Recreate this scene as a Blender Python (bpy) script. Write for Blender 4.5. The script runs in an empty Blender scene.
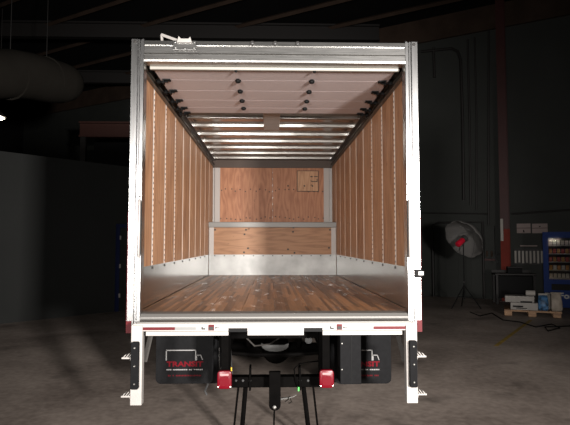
import bpy, bmesh, math, random
from mathutils import Vector, Matrix
random.seed(7)
S = bpy.context.scene
COL = S.collection
# ------------------------------------------------------------------ camera
FPX, CAMH = 531.0, 1.74
TH, PS = math.atan(30.5/FPX), math.atan(14.4/FPX)          # pitch up, yaw right
FW = Vector((math.sin(PS)*math.cos(TH), math.cos(PS)*math.cos(TH), math.sin(TH)))
RT = Vector((math.cos(PS), -math.sin(PS), 0)); UP = RT.cross(FW)
cam_d = bpy.data.cameras.new('camera'); cam = bpy.data.objects.new('camera', cam_d); COL.objects.link(cam)
cam_d.sensor_width = 36; cam_d.lens = FPX/570*36; cam_d.clip_end = 200
cam.location = (0, 0, CAMH)
cam.rotation_euler = Matrix((RT, UP, -FW)).transposed().to_euler()
S.camera = cam
# ------------------------------------------------------------------ world, strobes, exposure
w = bpy.data.worlds.new('world'); S.world = w; w.use_nodes = True
w.node_tree.nodes['Background'].inputs[0].default_value = (.5, .55, .6, 1)
w.node_tree.nodes['Background'].inputs[1].default_value = .02
def strobe(name, loc, aim, size, watt, col=(1, .95, .91), spread=120):
    l = bpy.data.lights.new(name, 'AREA'); l.shape = 'RECTANGLE'; l.size, l.size_y = size
    l.energy = watt; l.color = col; l.spread = math.radians(spread)
    o = bpy.data.objects.new(name, l); COL.objects.link(o); o.location = loc
    o.rotation_euler = (Vector(aim)-Vector(loc)).to_track_quat('-Z', 'Y').to_euler()
    return o
strobe('strobe_softbox_right', (3.4, -4.0, 2.1), (.0, 6.4, 1.9), (.6, .9), 330, spread=64)
strobe('strobe_softbox_left', (-1.9, -4.0, 2.1), (.3, 6.4, 1.9), (.7, 1.0), 125, spread=64)
S.view_settings.view_transform = 'Standard'; S.view_settings.look = 'None'
S.view_settings.gamma = 1; S.view_settings.exposure = 0; S.view_settings.use_curve_mapping = False
# ------------------------------------------------------------------ pixel -> place
def ray(px, py): return FW + RT*((px-285)/FPX) + UP*((212.5-py)/FPX)
C0 = Vector((0, 0, CAMH))
def atY(px, py, Y): d = ray(px, py); return C0 + d*(Y/d.y)
def atZ(px, py, Z): d = ray(px, py); return C0 + d*((Z-CAMH)/d.z)
def atW(px, py, A, n): d = ray(px, py); return C0 + d*((A-C0).dot(n)/d.dot(n))
# ------------------------------------------------------------------ materials
MATS = {}
def nt(name):
    m = bpy.data.materials.new(name); m.use_nodes = True; MATS[name] = m
    t = m.node_tree; return m, t, t.nodes['Principled BSDF']
def plain(name, col, rough=.5, metal=0., spec=.5, noise=0., nscale=8, bump=0., emit=None, coat=0):
    m, t, b = nt(name)
    b.inputs['Roughness'].default_value = rough; b.inputs['Metallic'].default_value = metal
    b.inputs['Specular IOR Level'].default_value = spec; b.inputs['Coat Weight'].default_value = coat
    if noise or bump:
        tc = t.nodes.new('ShaderNodeTexCoord'); nz = t.nodes.new('ShaderNodeTexNoise')
        nz.inputs['Scale'].default_value = nscale; nz.inputs['Detail'].default_value = 5
        t.links.new(tc.outputs['Object'], nz.inputs['Vector'])
        r = t.nodes.new('ShaderNodeValToRGB')
        r.color_ramp.elements[0].position = .3; r.color_ramp.elements[1].position = .7
        r.color_ramp.elements[0].color = tuple(c*(1-noise) for c in col)+(1,)
        r.color_ramp.elements[1].color = tuple(min(1, c*(1+noise)) for c in col)+(1,)
        t.links.new(nz.outputs['Fac'], r.inputs[0]); t.links.new(r.outputs[0], b.inputs['Base Color'])
        if bump:
            bp = t.nodes.new('ShaderNodeBump'); bp.inputs['Strength'].default_value = bump; bp.inputs['Distance'].default_value = .01
            t.links.new(nz.outputs['Fac'], bp.inputs['Height']); t.links.new(bp.outputs[0], b.inputs['Normal'])
    else: b.inputs['Base Color'].default_value = tuple(col)+(1,)
    if emit: b.inputs['Emission Color'].default_value = tuple(col)+(1,); b.inputs['Emission Strength'].default_value = emit
    return m
def brushed(name, col, rough, stretch, nscale=30, bump=.12, rvar=.1, aniso=0):
    """rolled metal: streaky roughness and slight waviness"""
    m, t, b = nt(name); L = t.links
    b.inputs['Metallic'].default_value = 1; b.inputs['Base Color'].default_value = tuple(col)+(1,)
    tc = t.nodes.new('ShaderNodeTexCoord'); mp = t.nodes.new('ShaderNodeMapping'); mp.inputs['Scale'].default_value = stretch
    nz = t.nodes.new('ShaderNodeTexNoise'); nz.inputs['Scale'].default_value = nscale; nz.inputs['Detail'].default_value = 4
    L.new(tc.outputs['Object'], mp.inputs[0]); L.new(mp.outputs[0], nz.inputs['Vector'])
    mr = t.nodes.new('ShaderNodeMapRange'); mr.inputs['To Min'].default_value = rough-rvar; mr.inputs['To Max'].default_value = rough+rvar
    L.new(nz.outputs['Fac'], mr.inputs[0]); L.new(mr.outputs[0], b.inputs['Roughness'])
    n2 = t.nodes.new('ShaderNodeTexNoise'); n2.inputs['Scale'].default_value = 3; L.new(mp.outputs[0], n2.inputs['Vector'])
    bp = t.nodes.new('ShaderNodeBump'); bp.inputs['Strength'].default_value = bump; bp.inputs['Distance'].default_value = .01
    L.new(n2.outputs['Fac'], bp.inputs['Height']); L.new(bp.outputs[0], b.inputs['Normal'])
    return m
def plywood(name, dark, light, grain=(9, 9, 1.1), rough=.55, seedscale=7):
    m, t, b = nt(name); L = t.links; N = t.nodes.new
    tc = N('ShaderNodeTexCoord'); oi = N('ShaderNodeObjectInfo')
    ad = N('ShaderNodeVectorMath'); ad.operation = 'ADD'; sc = N('ShaderNodeVectorMath'); sc.operation = 'SCALE'
    cx = N('ShaderNodeCombineXYZ')
    for k in range(3): L.new(oi.outputs['Random'], cx.inputs[k])
    L.new(cx.outputs[0], sc.inputs[0]); sc.inputs['Scale'].default_value = seedscale*3.
    L.new(tc.outputs['Object'], ad.inputs[0]); L.new(sc.outputs[0], ad.inputs[1])
    mp = N('ShaderNodeMapping'); mp.inputs['Scale'].default_value = grain; L.new(ad.outputs[0], mp.inputs[0])
    n1 = N('ShaderNodeTexNoise'); n1.inputs['Scale'].default_value = .55; n1.inputs['Detail'].default_value = 2; L.new(mp.outputs[0], n1.inputs['Vector'])
    mu = N('ShaderNodeMath'); mu.operation = 'MULTIPLY'; mu.inputs[1].default_value = 15; L.new(n1.outputs['Fac'], mu.inputs[0])
    pp = N('ShaderNodeMath'); pp.operation = 'PINGPONG'; pp.inputs[1].default_value = 1; L.new(mu.outputs[0], pp.inputs[0])
    n2 = N('ShaderNodeTexNoise'); n2.inputs['Scale'].default_value = 5; n2.inputs['Detail'].default_value = 6; L.new(mp.outputs[0], n2.inputs['Vector'])
    mx = N('ShaderNodeMix'); mx.data_type = 'FLOAT'; mx.inputs[0].default_value = .55; L.new(pp.outputs[0], mx.inputs[2]); L.new(n2.outputs['Fac'], mx.inputs[3])
    vr = N('ShaderNodeMath'); vr.operation = 'MULTIPLY_ADD'; vr.inputs[1].default_value = .25; L.new(oi.outputs['Random'], vr.inputs[0])
    s2 = N('ShaderNodeMath'); s2.operation = 'SUBTRACT'; L.new(mx.outputs[0], vr.inputs[2]); L.new(vr.outputs[0], s2.inputs[0]); s2.inputs[1].default_value = .12
    r = N('ShaderNodeValToRGB'); e = r.color_ramp.elements
    e[0].position = .12; e[0].color = tuple(dark)+(1,); e[1].position = .75; e[1].color = tuple(light)+(1,)
    L.new(s2.outputs[0], r.inputs[0])
    # knots and small plugs
    vo = N('ShaderNodeTexNoise'); vo.inputs['Scale'].default_value = 11; vo.inputs['Detail'].default_value = 2
    L.new(ad.outputs[0], vo.inputs['Vector'])
    kr = N('ShaderNodeMapRange'); kr.inputs['From Min'].default_value = .70; kr.inputs['From Max'].default_value = .78; L.new(vo.outputs['Fac'], kr.inputs[0])
    km = N('ShaderNodeMix'); km.data_type = 'RGBA'; L.new(kr.outputs[0], km.inputs[0]); L.new(r.outputs[0], km.inputs[6])
    km.inputs[7].default_value = tuple(c*.45 for c in dark)+(1,); L.new(km.outputs[2], b.inputs['Base Color'])
    b.inputs['Roughness'].default_value = rough; b.inputs['Specular IOR Level'].default_value = .35
    bp = N('ShaderNodeBump'); bp.inputs['Strength'].default_value = .15; bp.inputs['Distance'].default_value = .002
    L.new(n2.outputs['Fac'], bp.inputs['Height']); L.new(bp.outputs[0], b.inputs['Normal'])
    return m
def strip_floor(name):
    """laminated hardwood: narrow strips along y with random tones, lacquered"""
    m, t, b = nt(name); L = t.links; N = t.nodes.new
    gm = N('ShaderNodeNewGeometry'); sp = N('ShaderNodeSeparateXYZ'); L.new(gm.outputs['Position'], sp.inputs[0])
    def mth(op, a, bb=None, c=None):
        n = N('ShaderNodeMath'); n.operation = op
        for i, v in enumerate((a, bb, c)):
            if v is None: continue
            if isinstance(v, (int, float)): n.inputs[i].default_value = v
            else: L.new(v, n.inputs[i])
        return n.outputs[0]
    ix = mth('FLOOR', mth('DIVIDE', sp.outputs['X'], .034))
    wn = N('ShaderNodeTexWhiteNoise'); wn.noise_dimensions = '1D'; L.new(ix, wn.inputs['W'])
    iy = mth('FLOOR', mth('MULTIPLY_ADD', wn.outputs['Value'], 7.3, mth('DIVIDE', sp.outputs['Y'], 1.15)))
    cb = N('ShaderNodeCombineXYZ'); L.new(ix, cb.inputs[0]); L.new(iy, cb.inputs[1])
    w2 = N('ShaderNodeTexWhiteNoise'); w2.noise_dimensions = '2D'; L.new(cb.outputs[0], w2.inputs['Vector'])
    mp = N('ShaderNodeMapping'); mp.inputs['Scale'].default_value = (60, 3, 1); mq = N('ShaderNodeMapping'); mq.inputs['Scale'].default_value = (9, 3.2, 1); L.new(gm.outputs['Position'], mq.inputs[0]); L.new(gm.outputs['Position'], mp.inputs[0])
    nz = N('ShaderNodeTexNoise'); nz.inputs['Scale'].default_value = 1; nz.inputs['Detail'].default_value = 4; L.new(mp.outputs[0], nz.inputs['Vector'])
    f = mth('MULTIPLY_ADD', nz.outputs['Fac'], .5, mth('MULTIPLY', w2.outputs['Value'], .6))
    r = N('ShaderNodeValToRGB'); e = r.color_ramp.elements
    e[0].position = .15; e[0].color = (.055, .02, .008, 1); e[1].position = .80; e[1].color = (.44, .215, .095, 1)
    L.new(f, r.inputs[0])
    L.new(r.outputs[0], b.inputs['Base Color'])
    b.inputs['Roughness'].default_value = .42;  b.inputs['Coat Roughness'].default_value = .07
    n3 = N('ShaderNodeTexNoise'); n3.inputs['Scale'].default_value = 26; n3.inputs['Detail'].default_value = 2
    L.new(gm.outputs['Position'], n3.inputs['Vector'])
    n4 = N('ShaderNodeTexNoise'); n4.inputs['Scale'].default_value = 1; n4.inputs['Detail'].default_value = 3; L.new(mq.outputs[0], n4.inputs['Vector'])
    cm = N('ShaderNodeMapRange'); cm.inputs['From Min'].default_value = .62; cm.inputs['From Max'].default_value = .69; cm.inputs['To Min'].default_value = .10; cm.inputs['To Max'].default_value = .8
    L.new(n4.outputs['Fac'], cm.inputs[0]); L.new(cm.outputs[0], b.inputs['Coat Weight'])
    bp = N('ShaderNodeBump'); bp.inputs['Strength'].default_value = .35; bp.inputs['Distance'].default_value = .006
    L.new(n3.outputs['Fac'], bp.inputs['Height']); L.new(bp.outputs[0], b.inputs['Normal']); L.new(bp.outputs[0], b.inputs['Coat Normal'])
    return m
def concrete(name):
    m, t, b = nt(name); L = t.links; N = t.nodes.new
    tc = N('ShaderNodeTexCoord')
    n1 = N('ShaderNodeTexNoise'); n1.inputs['Scale'].default_value = .55; n1.inputs['Detail'].default_value = 7; n1.inputs['Roughness'].default_value = .62; n1.inputs['Distortion'].default_value = .6
    n2 = N('ShaderNodeTexNoise'); n2.inputs['Scale'].default_value = 14; n2.inputs['Detail'].default_value = 6
    for n in (n1, n2): L.new(tc.outputs['Object'], n.inputs['Vector'])
    mx = N('ShaderNodeMix'); mx.data_type = 'FLOAT'; mx.inputs[0].default_value = .32
    L.new(n1.outputs['Fac'], mx.inputs[2]); L.new(n2.outputs['Fac'], mx.inputs[3])
    r = N('ShaderNodeValToRGB'); e = r.color_ramp.elements
    e[0].position = .33; e[0].color = (.155, .124, .105, 1); e[1].position = .66; e[1].color = (.40, .335, .29, 1)
    L.new(mx.outputs[0], r.inputs[0])
    vo = N('ShaderNodeTexNoise'); vo.inputs['Scale'].default_value = 1.3; vo.inputs['Detail'].default_value = 3; L.new(tc.outputs['Object'], vo.inputs['Vector'])
    st = N('ShaderNodeMapRange'); st.inputs['From Min'].default_value = .62; st.inputs['From Max'].default_value = .74; st.inputs['To Max'].default_value = .6; L.new(vo.outputs['Fac'], st.inputs[0])
    km = N('ShaderNodeMix'); km.data_type = 'RGBA'; L.new(st.outputs[0], km.inputs[0]); L.new(r.outputs[0], km.inputs[6]); km.inputs[7].default_value = (.06, .05, .043, 1)
    L.new(km.outputs[2], b.inputs['Base Color'])
    b.inputs['Roughness'].default_value = .62; b.inputs['Specular IOR Level'].default_value = .3
    bp = N('ShaderNodeBump'); bp.inputs['Strength'].default_value = .12; L.new(n2.outputs['Fac'], bp.inputs['Height']); L.new(bp.outputs[0], b.inputs['Normal'])
    return m
concrete('concrete'); strip_floor('deck')
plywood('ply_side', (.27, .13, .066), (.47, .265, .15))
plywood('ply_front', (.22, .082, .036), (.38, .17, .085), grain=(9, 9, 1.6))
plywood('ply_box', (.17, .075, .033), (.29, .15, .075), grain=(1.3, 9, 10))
plywood('ply_patch', (.30, .15, .075), (.46, .26, .14), grain=(9, 9, 1.4))
plywood('pallet_wood', (.15, .075, .034), (.30, .17, .085), grain=(1.2, 9, 9))
brushed('alu', (.48, .48, .475), .25, (3, 3, .12), 20, .03, rvar=.03)
brushed('alu_x', (.38, .376, .363), .28, (.25, 4, 4), 20, .04, rvar=.04)
brushed('galv', (.55, .55, .54), .16, (1.5, 1.5, 1.5), 16, .10, .05)
plain('galv_box', (.27, .27, .26), .5, .5, .4, .25, 3, .1)
brushed('roofskin', (.40, .35, .31), .16, (1, 2, 2), 3, .05, .04)
brushed('bowmetal', (.38, .37, .35), .30, (.3, 6, 6))
plain('poststrip', (.88, .86, .82), .4, 0)
plain('alu_white', (.35, .33, .31), .42, 0, .5, .05, 20)
plain('door_white', (.50, .425, .415), .5, 0, .4, .03, 3)
plain('rail_cream', (.27, .255, .225), .55)
plain('strip_grey', (.34, .31, .285), .5)
plain('sill_grey', (.17, .165, .155), .5, .4, .3)
plain('brown_band', (.055, .036, .025), .5, 0, .3)
plain('black', (.004, .004, .004), .6, 0, .12)
plain('rubber', (.005, .005, .0055), .75, 0, .12, .2, 30)
plain('track', (.11, .095, .08), .45, .4)
plain('frame_black', (.0016, .0014, .0013), .7, 0, .02, .3, 12, .1)
plain('axle_grey', (.06, .06, .06), .45, .4, .5, .2, 12)
plain('chrome', (.8, .8, .78), .18, 1)
plain('bolt', (.62, .61, .58), .35, 1)
plain('darkhole', (.02, .018, .016), .7)
plain('red_tape', (.085, .0012, .004), .5, 0, .2)
plain('silver_tape', (.17, .17, .165), .4)
plain('red_lens', (.11, .001, .006), .3, 0, .2)
plain('clear_lens', (.36, .20, .20), .15, 0, .6)
plain('logo_red', (.11, .003, .007), .7, 0, .1)
plain('logo_white', (.22, .215, .21), .6, 0, .2)
plain('decal_white', (.42, .41, .40), .5)
plain('brace_grey', (.07, .065, .06), .5, .3)
plain('cover_grey', (.06, .06, .058), .5, 0, .3, .15, 20)
plain('yellow', (.75, .45, .02), .5)
plain('green', (.1, .7, .12), .4)
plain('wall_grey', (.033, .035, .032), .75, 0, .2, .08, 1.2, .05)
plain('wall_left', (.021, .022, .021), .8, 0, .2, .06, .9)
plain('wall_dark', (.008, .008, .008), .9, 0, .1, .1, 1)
plain('insulation', (.045, .030, .022), .9, 0, .1, .25, 1.5)
plain('steel_dark', (.014, .012, .011), .6, .2)
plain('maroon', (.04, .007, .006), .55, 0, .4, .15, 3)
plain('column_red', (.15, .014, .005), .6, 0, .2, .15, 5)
plain('blue_frame', (.008, .013, .05), .5)
plain('vend_blue', (.005, .02, .10), .6, 0, .12)
plain('vend_in', (.03, .028, .03), .6)
plain('paper', (.26, .21, .195), .8, 0, .2)
plain('paper_white', (.33, .31, .28), .7, 0, .2)
plain('duct', (.026, .023, .019), .85, 0, .1, .1, 2, .2)
plain('umbrella', (.11, .105, .10), .7, 0, .2)
plain('umbrella_in', (.55, .53, .51), .7, 0, .2)
plain('strobe_red', (.5, .01, .03), .35)
plain('bag_beige', (.27, .23, .19), .6, 0, .3, .25, 9, .6)
plain('bag_blue', (.035, .10, .20), .5, 0, .4, .9, 12, .4)
plain('carton', (.25, .235, .215), .65, 0, .3, .1, 6)
plain('crisp_red', (.45, .06, .04), .4); plain('crisp_amber', (.50, .22, .05), .4); plain('crisp_pale', (.48, .45, .40), .4)
plain('lampglow', (1., .86, .66), .5, emit=9)
plain('lens_warm', (.50, .36, .25), .3)
plain('line_yellow', (.30, .20, .04), .7, 0, .2, .25, 6)
plain('crane', (.05, .012, .006), .6)
# glass for the vending window
m, t, b = nt('glass'); b.inputs['Transmission Weight'].default_value = 1; b.inputs['Roughness'].default_value = .02; b.inputs['IOR'].default_value = 1.05
# ------------------------------------------------------------------ mesh helpers
class MB:
    def __init__(s): s.v = []; s.f = []
    def add(s, vs, fs):
        n = len(s.v); s.v += [tuple(p) for p in vs]; s.f += [tuple(i+n for i in f) for f in fs]; return s
    def box(s, x0, x1, y0, y1, z0, z1, M=None):
        vs = [Vector((x, y, z)) for x in (x0, x1) for y in (y0, y1) for z in (z0, z1)]
        if M: vs = [M @ p for p in vs]
        return s.add(vs, [(0, 1, 3, 2), (4, 6, 7, 5), (0, 4, 5, 1), (2, 3, 7, 6), (0, 2, 6, 4), (1, 5, 7, 3)])
    def prism(s, poly, axis, a, b):
        """poly: 2D points in the two other axes, extruded along axis from a to b"""
        def P(u, v, w): return {'x': (w, u, v), 'y': (u, w, v), 'z': (u, v, w)}[axis]
        n = len(poly); vs = [P(u, v, a) for u, v in poly]+[P(u, v, b) for u, v in poly]
        return s.add(vs, [tuple(range(n))[::-1], tuple(range(n, 2*n))]+[(i, (i+1) % n, (i+1) % n+n, i+n) for i in range(n)])
    def tube(s, pts, r, seg=8, cap=True):
        pts = [Vector(p) for p in pts]; rs = r if isinstance(r, (list, tuple)) else [r]*len(pts)
        vs = []; up = None
        for i, p in enumerate(pts):
            d = (pts[min(i+1, len(pts)-1)]-pts[max(i-1, 0)]).normalized()
            if up is None: up = Vector((0, 0, 1)) if abs(d.z) < .9 else Vector((1, 0, 0))
            a = d.cross(up).normalized(); bb = a.cross(d); up = bb
            vs += [p+(a*math.cos(k*2*math.pi/seg)+bb*math.sin(k*2*math.pi/seg))*rs[i] for k in range(seg)]
        fs = []
        for i in range(len(pts)-1):
            for k in range(seg):
                fs.append((i*seg+k, i*seg+(k+1) % seg, (i+1)*seg+(k+1) % seg, (i+1)*seg+k))
        if cap: fs += [tuple(range(seg))[::-1], tuple(range((len(pts)-1)*seg, len(pts)*seg))]
        return s.add(vs, fs)
    def lathe(s, prof, c, axis='z', seg=16):
        """prof: (radius, height) pairs"""
        vs = []; n = len(prof)
        for r, h in prof:
            for k in range(seg):
                a = 2*math.pi*k/seg; u, v = r*math.cos(a), r*math.sin(a)
                p = {'z': (u, v, h), 'y': (u, h, v), 'x': (h, u, v)}[axis]
                vs.append((c[0]+p[0], c[1]+p[1], c[2]+p[2]))
        fs = [(i*seg+k, i*seg+(k+1) % seg, (i+1)*seg+(k+1) % seg, (i+1)*seg+k) for i in range(n-1) for k in range(seg)]
        fs += [tuple(range(seg))[::-1], tuple(range((n-1)*seg, n*seg))]
        return s.add(vs, fs)
def rrect(u0, u1, v0, v1, r, n=4, corners=(1, 1, 1, 1)):
    out = []
    for i, (cu, cv, a0) in enumerate(((u1-r, v1-r, 0), (u0+r, v1-r, 90), (u0+r, v0+r, 180), (u1-r, v0+r, 270))):
        if corners[i]:
            for k in range(n+1):
                a = math.radians(a0+90*k/n); out.append((cu+r*math.cos(a), cv+r*math.sin(a)))
        else: out.append(((u1, v1), (u0, v1), (u0, v0), (u1, v0))[i])
    return out
OFF = {}
def finish_mesh(name, mb, mat, bevel=0, smooth=False):
    bm = bmesh.new(); vs = [bm.verts.new(p) for p in mb.v]
    for f in mb.f:
        try: bm.faces.new([vs[i] for i in f])
        except ValueError: pass
    bmesh.ops.recalc_face_normals(bm, faces=bm.faces)
    if bevel:
        ed = [e for e in bm.edges if len(e.link_faces) == 2 and e.calc_face_angle(0) > .6]
        bmesh.ops.bevel(bm, geom=ed, offset=bevel, segments=2, affect='EDGES', profile=.5, clamp_overlap=True)
    me = bpy.data.meshes.new(name); bm.to_mesh(me); bm.free()
    me.materials.append(MATS[mat])
    if smooth:
        for p in me.polygons: p.use_smooth = True
        try: me.set_sharp_from_angle(angle=math.radians(40))
        except Exception: pass
    return me
def put(name, me, loc, parent=None, **kw):
    o = bpy.data.objects.new(name, me); COL.objects.link(o)
    base = OFF.get(parent.name, Vector()) if parent else Vector()
    o.parent = parent; o.location = Vector(loc)-base
    OFF[o.name] = Vector(loc)
    for k, v in kw.items(): o[k] = v
    return o
def obj(name, mb, mat, parent=None, bevel=0, smooth=False, **kw):
    """coords of mb are in the thing's own frame; the object origin is put at its bounding box base"""
    lo = [min(p[i] for p in mb.v) for i in range(3)]; hi = [max(p[i] for p in mb.v) for i in range(3)]
    c = Vector(((lo[0]+hi[0])/2, (lo[1]+hi[1])/2, lo[2]))
    mb.v = [tuple(Vector(p)-c) for p in mb.v]
    return put(name, finish_mesh(name, mb, mat, bevel, smooth), c, parent, **kw)
def thing(name, label, cat, loc=(0, 0, 0), rz=0, group=None):
    o = bpy.data.objects.new(name, None); COL.objects.link(o); o.location = loc; o.rotation_euler = (0, 0, rz)
    o.empty_display_size = .2; o['label'] = label; o['category'] = cat
    if group: o['group'] = group
    OFF[o.name] = Vector(); return o
def text_mb(s, size, bold=0, sx=1, depth=.001):
    """lettering as flat solid in the x-z plane facing -y, starting at the origin"""
    cu = bpy.data.curves.new('t', 'FONT'); cu.body = s; cu.size = size; cu.extrude = depth; cu.offset = bold; cu.resolution_u = 2
    o = bpy.data.objects.new('t', cu); COL.objects.link(o); bpy.context.view_layer.update()
    me = bpy.data.meshes.new_from_object(o.evaluated_get(bpy.context.evaluated_depsgraph_get()))
    mb = MB(); mb.add([(v.co.x*sx, -v.co.z, v.co.y) for v in me.vertices], [tuple(p.vertices) for p in me.polygons])
    bpy.data.objects.remove(o); bpy.data.meshes.remove(me); return mb
def fit(mb, x0, x1, z0, z1, y):
    lo = [min(p[i] for p in mb.v) for i in range(3)]; hi = [max(p[i] for p in mb.v) for i in range(3)]
    mb.v = [(x0+(p[0]-lo[0])/(hi[0]-lo[0])*(x1-x0), y+p[1], z0+(p[2]-lo[2])/(hi[2]-lo[2])*(z1-z0)) for p in mb.v]; return mb
# ================================================================== the hall
WA, WB = atZ(430, 296, 0), atZ(570, 303, 0)
WD = (WB-WA).normalized(); WN = Vector((-abs(WD.y), -abs(WD.x), 0)); WR = math.atan2(WD.y, WD.x)
LA, LB = atZ(0, 324, 0), atZ(111, 312, 0)
LD = (LB-LA).normalized(); LN = Vector((LD.y, -LD.x, 0)); LR = math.atan2(LD.y, LD.x)
E0, E1 = WA-WD*22, WA+WD*16
POLY = [(-17, -13), (E1.x, -13), (E1.x, E1.y), (E0.x, E0.y), (-17, E0.y)]
RZ = 9.3                                                    # roof
fl = obj('floor', MB().prism(POLY, 'z', -.12, 0), 'concrete', kind='structure')
ce = obj('ceiling', MB().prism(POLY, 'z', RZ, RZ+.15), 'wall_dark', kind='structure')
def wall(name, a, b, h, mat, n, t=.2):
    a, b = Vector((a[0], a[1], 0)), Vector((b[0], b[1], 0)); q = Vector(n)*-t
    mb = MB(); p = [a, b, b+q, a+q]
    mb.add([(v.x, v.y, 0) for v in p]+[(v.x, v.y, h) for v in p], [(3, 2, 1, 0), (4, 5, 6, 7)]+[(i, (i+1) % 4, (i+1) % 4+4, i+4) for i in range(4)])
    return obj(name, mb, mat, kind='structure')
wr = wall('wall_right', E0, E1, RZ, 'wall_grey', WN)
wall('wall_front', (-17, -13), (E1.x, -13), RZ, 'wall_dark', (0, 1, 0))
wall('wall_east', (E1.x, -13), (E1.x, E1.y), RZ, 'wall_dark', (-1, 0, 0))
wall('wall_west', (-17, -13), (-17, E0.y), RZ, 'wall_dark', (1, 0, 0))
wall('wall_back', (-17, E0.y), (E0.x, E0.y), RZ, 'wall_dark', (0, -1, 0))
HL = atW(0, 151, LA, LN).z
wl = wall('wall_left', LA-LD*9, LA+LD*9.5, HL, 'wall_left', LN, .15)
# insulation band along the top of the right-hand wall, conduit and pipes on it
def wallbox(px0, px1, py0, py1, d0, d1, A=WA, n=WN):
    """box on a wall: pixel corners on the wall plane, d0..d1 proud of it; coords in world"""
    p, q = atW(px0, py1, A, n), atW(px1, py0, A, n); mb = MB()
    vs = []
    for d in (d0, d1):
        for a, z in ((p, p.z), (q, p.z), (q, q.z), (p, q.z)):
            vs.append((a.x+n.x*d, a.y+n.y*d, z))
    return mb.add(vs, [(0, 3, 2, 1), (4, 5, 6, 7), (0, 1, 5, 4), (1, 2, 6, 5), (2, 3, 7, 6), (3, 0, 4, 7)])
ih = atW(460, 36, WA, WN).z
mb = MB(); a, b_ = WA-WD*21, WA+WD*15.5
for d, z in ((0, ih), (.12, ih), (.12, RZ-.02), (0, RZ-.02)):
    pass
vs = [(p.x+WN.x*d, p.y+WN.y*d, z) for p in (a, b_) for d, z in ((.0, ih), (.10, ih), (.10, RZ-.01), (.0, RZ-.01))]
mb.add(vs, [(0, 1, 2, 3), (7, 6, 5, 4), (0, 4, 5, 1), (1, 5, 6, 2), (2, 6, 7, 3), (3, 7, 4, 0)])
obj('insulation_band', mb, 'insulation', wr)
def wpt(px, py, d): p = atW(px, py, WA, WN); return p+WN*d
for pts, r in (([(422, 52), (452, 49), (458, 52), (461, 60), (463, 120), (464, 200)], .045),
               ([(468, 40), (470, 120), (471, 205)], .03), ([(475, 38), (477, 120), (477, 210)], .025),
               ([(434, 48), (435, 78)], .04), ([(489, 30), (489, 150), (489, 225)], .03),
               ([(422, 213), (489, 214)], .02), ([(512, 214), (570, 210)], .03)):
    obj('conduit', MB().tube([wpt(x, y, .06) for x, y in pts], r, 8), 'steel_dark', wr, smooth=True)
# roof beams
for k in range(7):
    y0 = -8+5.2*k; mb = MB()
    mb.box(-16.9, min(E1.x, 18) if y0 < 8 else WA.x-(y0-WA.y)/.526*.851*1.0-.6, y0-.12, y0+.12, RZ-.55, RZ-.5)
    x1 = max(p[0] for p in mb.v)
    mb.box(-16.9, x1, y0-.02, y0+.02, RZ-.5, RZ-.06); mb.box(-16.9, x1, y0-.12, y0+.12, RZ-.06, RZ)
    obj('roof_beam', mb, 'steel_dark', ce)
for k in range(10):
    off = 1.2+1.7*k; a, b_ = WA+WN*off-WD*(17-.9*k), WA+WN*off+WD*(11-.6*k)
    mb = MB().tube([(a.x, a.y, RZ-.08), (b_.x, b_.y, RZ-.08)], .08, 4)
    obj('purlin', mb, 'insulation', ce)
# blue-framed door in the left partition
d1 = thing('door_1', 'door', 'door'); del d1['label']; del d1['category']; d1['kind'] = 'structure'
hx = atW(116, 224, LA, LN); s0 = (hx-LA).dot(LD)
d1.location = (hx.x, hx.y, 0); d1.rotation_euler = (0, 0, LR)
obj('door_leaf', MB().box(.09, 1.0, -.03, -.002, .01, hx.z-.09), 'wall_left', d1, bevel=.004)
obj('door_frame', MB().box(0, .09, -.05, -.002, 0, hx.z).box(1.0, 1.09, -.05, -.002, 0, hx.z).box(.09, 1.0, -.05, -.002, hx.z-.09, hx.z), 'blue_frame', d1)
for z in (.35, 1.1, hx.z-.4):
    obj('hinge', MB().box(.08, .12, -.06, -.03, z, z+.1), 'strip_grey', d1)
# big grey sliding door in the right wall
d2 = thing('door_2', 'door', 'door'); del d2['label']; del d2['category']; d2['kind'] = 'structure'
p = atW(434, 296, WA, WN); q = atW(483, 222, WA, WN); wd = (Vector((q.x, q.y, 0))-Vector((p.x, p.y, 0))).length
d2.location = (p.x, p.y, 0); d2.rotation_euler = (0, 0, WR)
obj('door_leaf', MB().box(.05, wd-.05, -.05, -.002, .02, q.z-.06), 'wall_grey', d2, bevel=.005)
obj('door_frame', MB().tube([(0, -.07, 0), (0, -.07, q.z-.2), (.06, -.07, q.z-.06), (.2, -.07, q.z), (wd, -.07, q.z), (wd, -.07, 0)], .035, 8), 'steel_dark', d2, smooth=True)
for k in range(1, 4): obj('door_rib', MB().box(wd*k/4-.02, wd*k/4+.02, -.065, -.05, .05, q.z-.12), 'wall_grey', d2)
# steel column
cb = atW(508.5, 285, WA, WN)+WN*.35
cl = thing('steel_column', 'tall red painted steel column beside the two paper signs', 'column', (cb.x, cb.y, 0), WR)
hw = .12
def hcol(z0, z1):
    return MB().box(-hw, hw, -.2, -.17, z0, z1).box(-hw, hw, .01, .04, z0, z1).box(-.012, .012, -.17, .01, z0, z1)
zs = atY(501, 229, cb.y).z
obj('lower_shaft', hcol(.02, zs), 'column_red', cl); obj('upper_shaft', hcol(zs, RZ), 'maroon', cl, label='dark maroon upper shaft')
obj('base_plate', MB().box(-hw-.06, hw+.06, -.26, .1, 0, .02), 'maroon', cl)
z0, z1 = atY(505, 241, cb.y).z, atY(505, 219, cb.y).z
obj('conduit_box', MB().box(-.11, -.03, -.27, -.2, z0, z1), 'paper_white', cl, bevel=.01, label='narrow white conduit cover')
obj('bracket', MB().tube([(-.15, -.2, 1.4), (-.22, -.3, 1.45), (-.28, -.3, 1.3), (-.2, -.26, 1.15)], .018, 6), 'axle_grey', cl)
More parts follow.
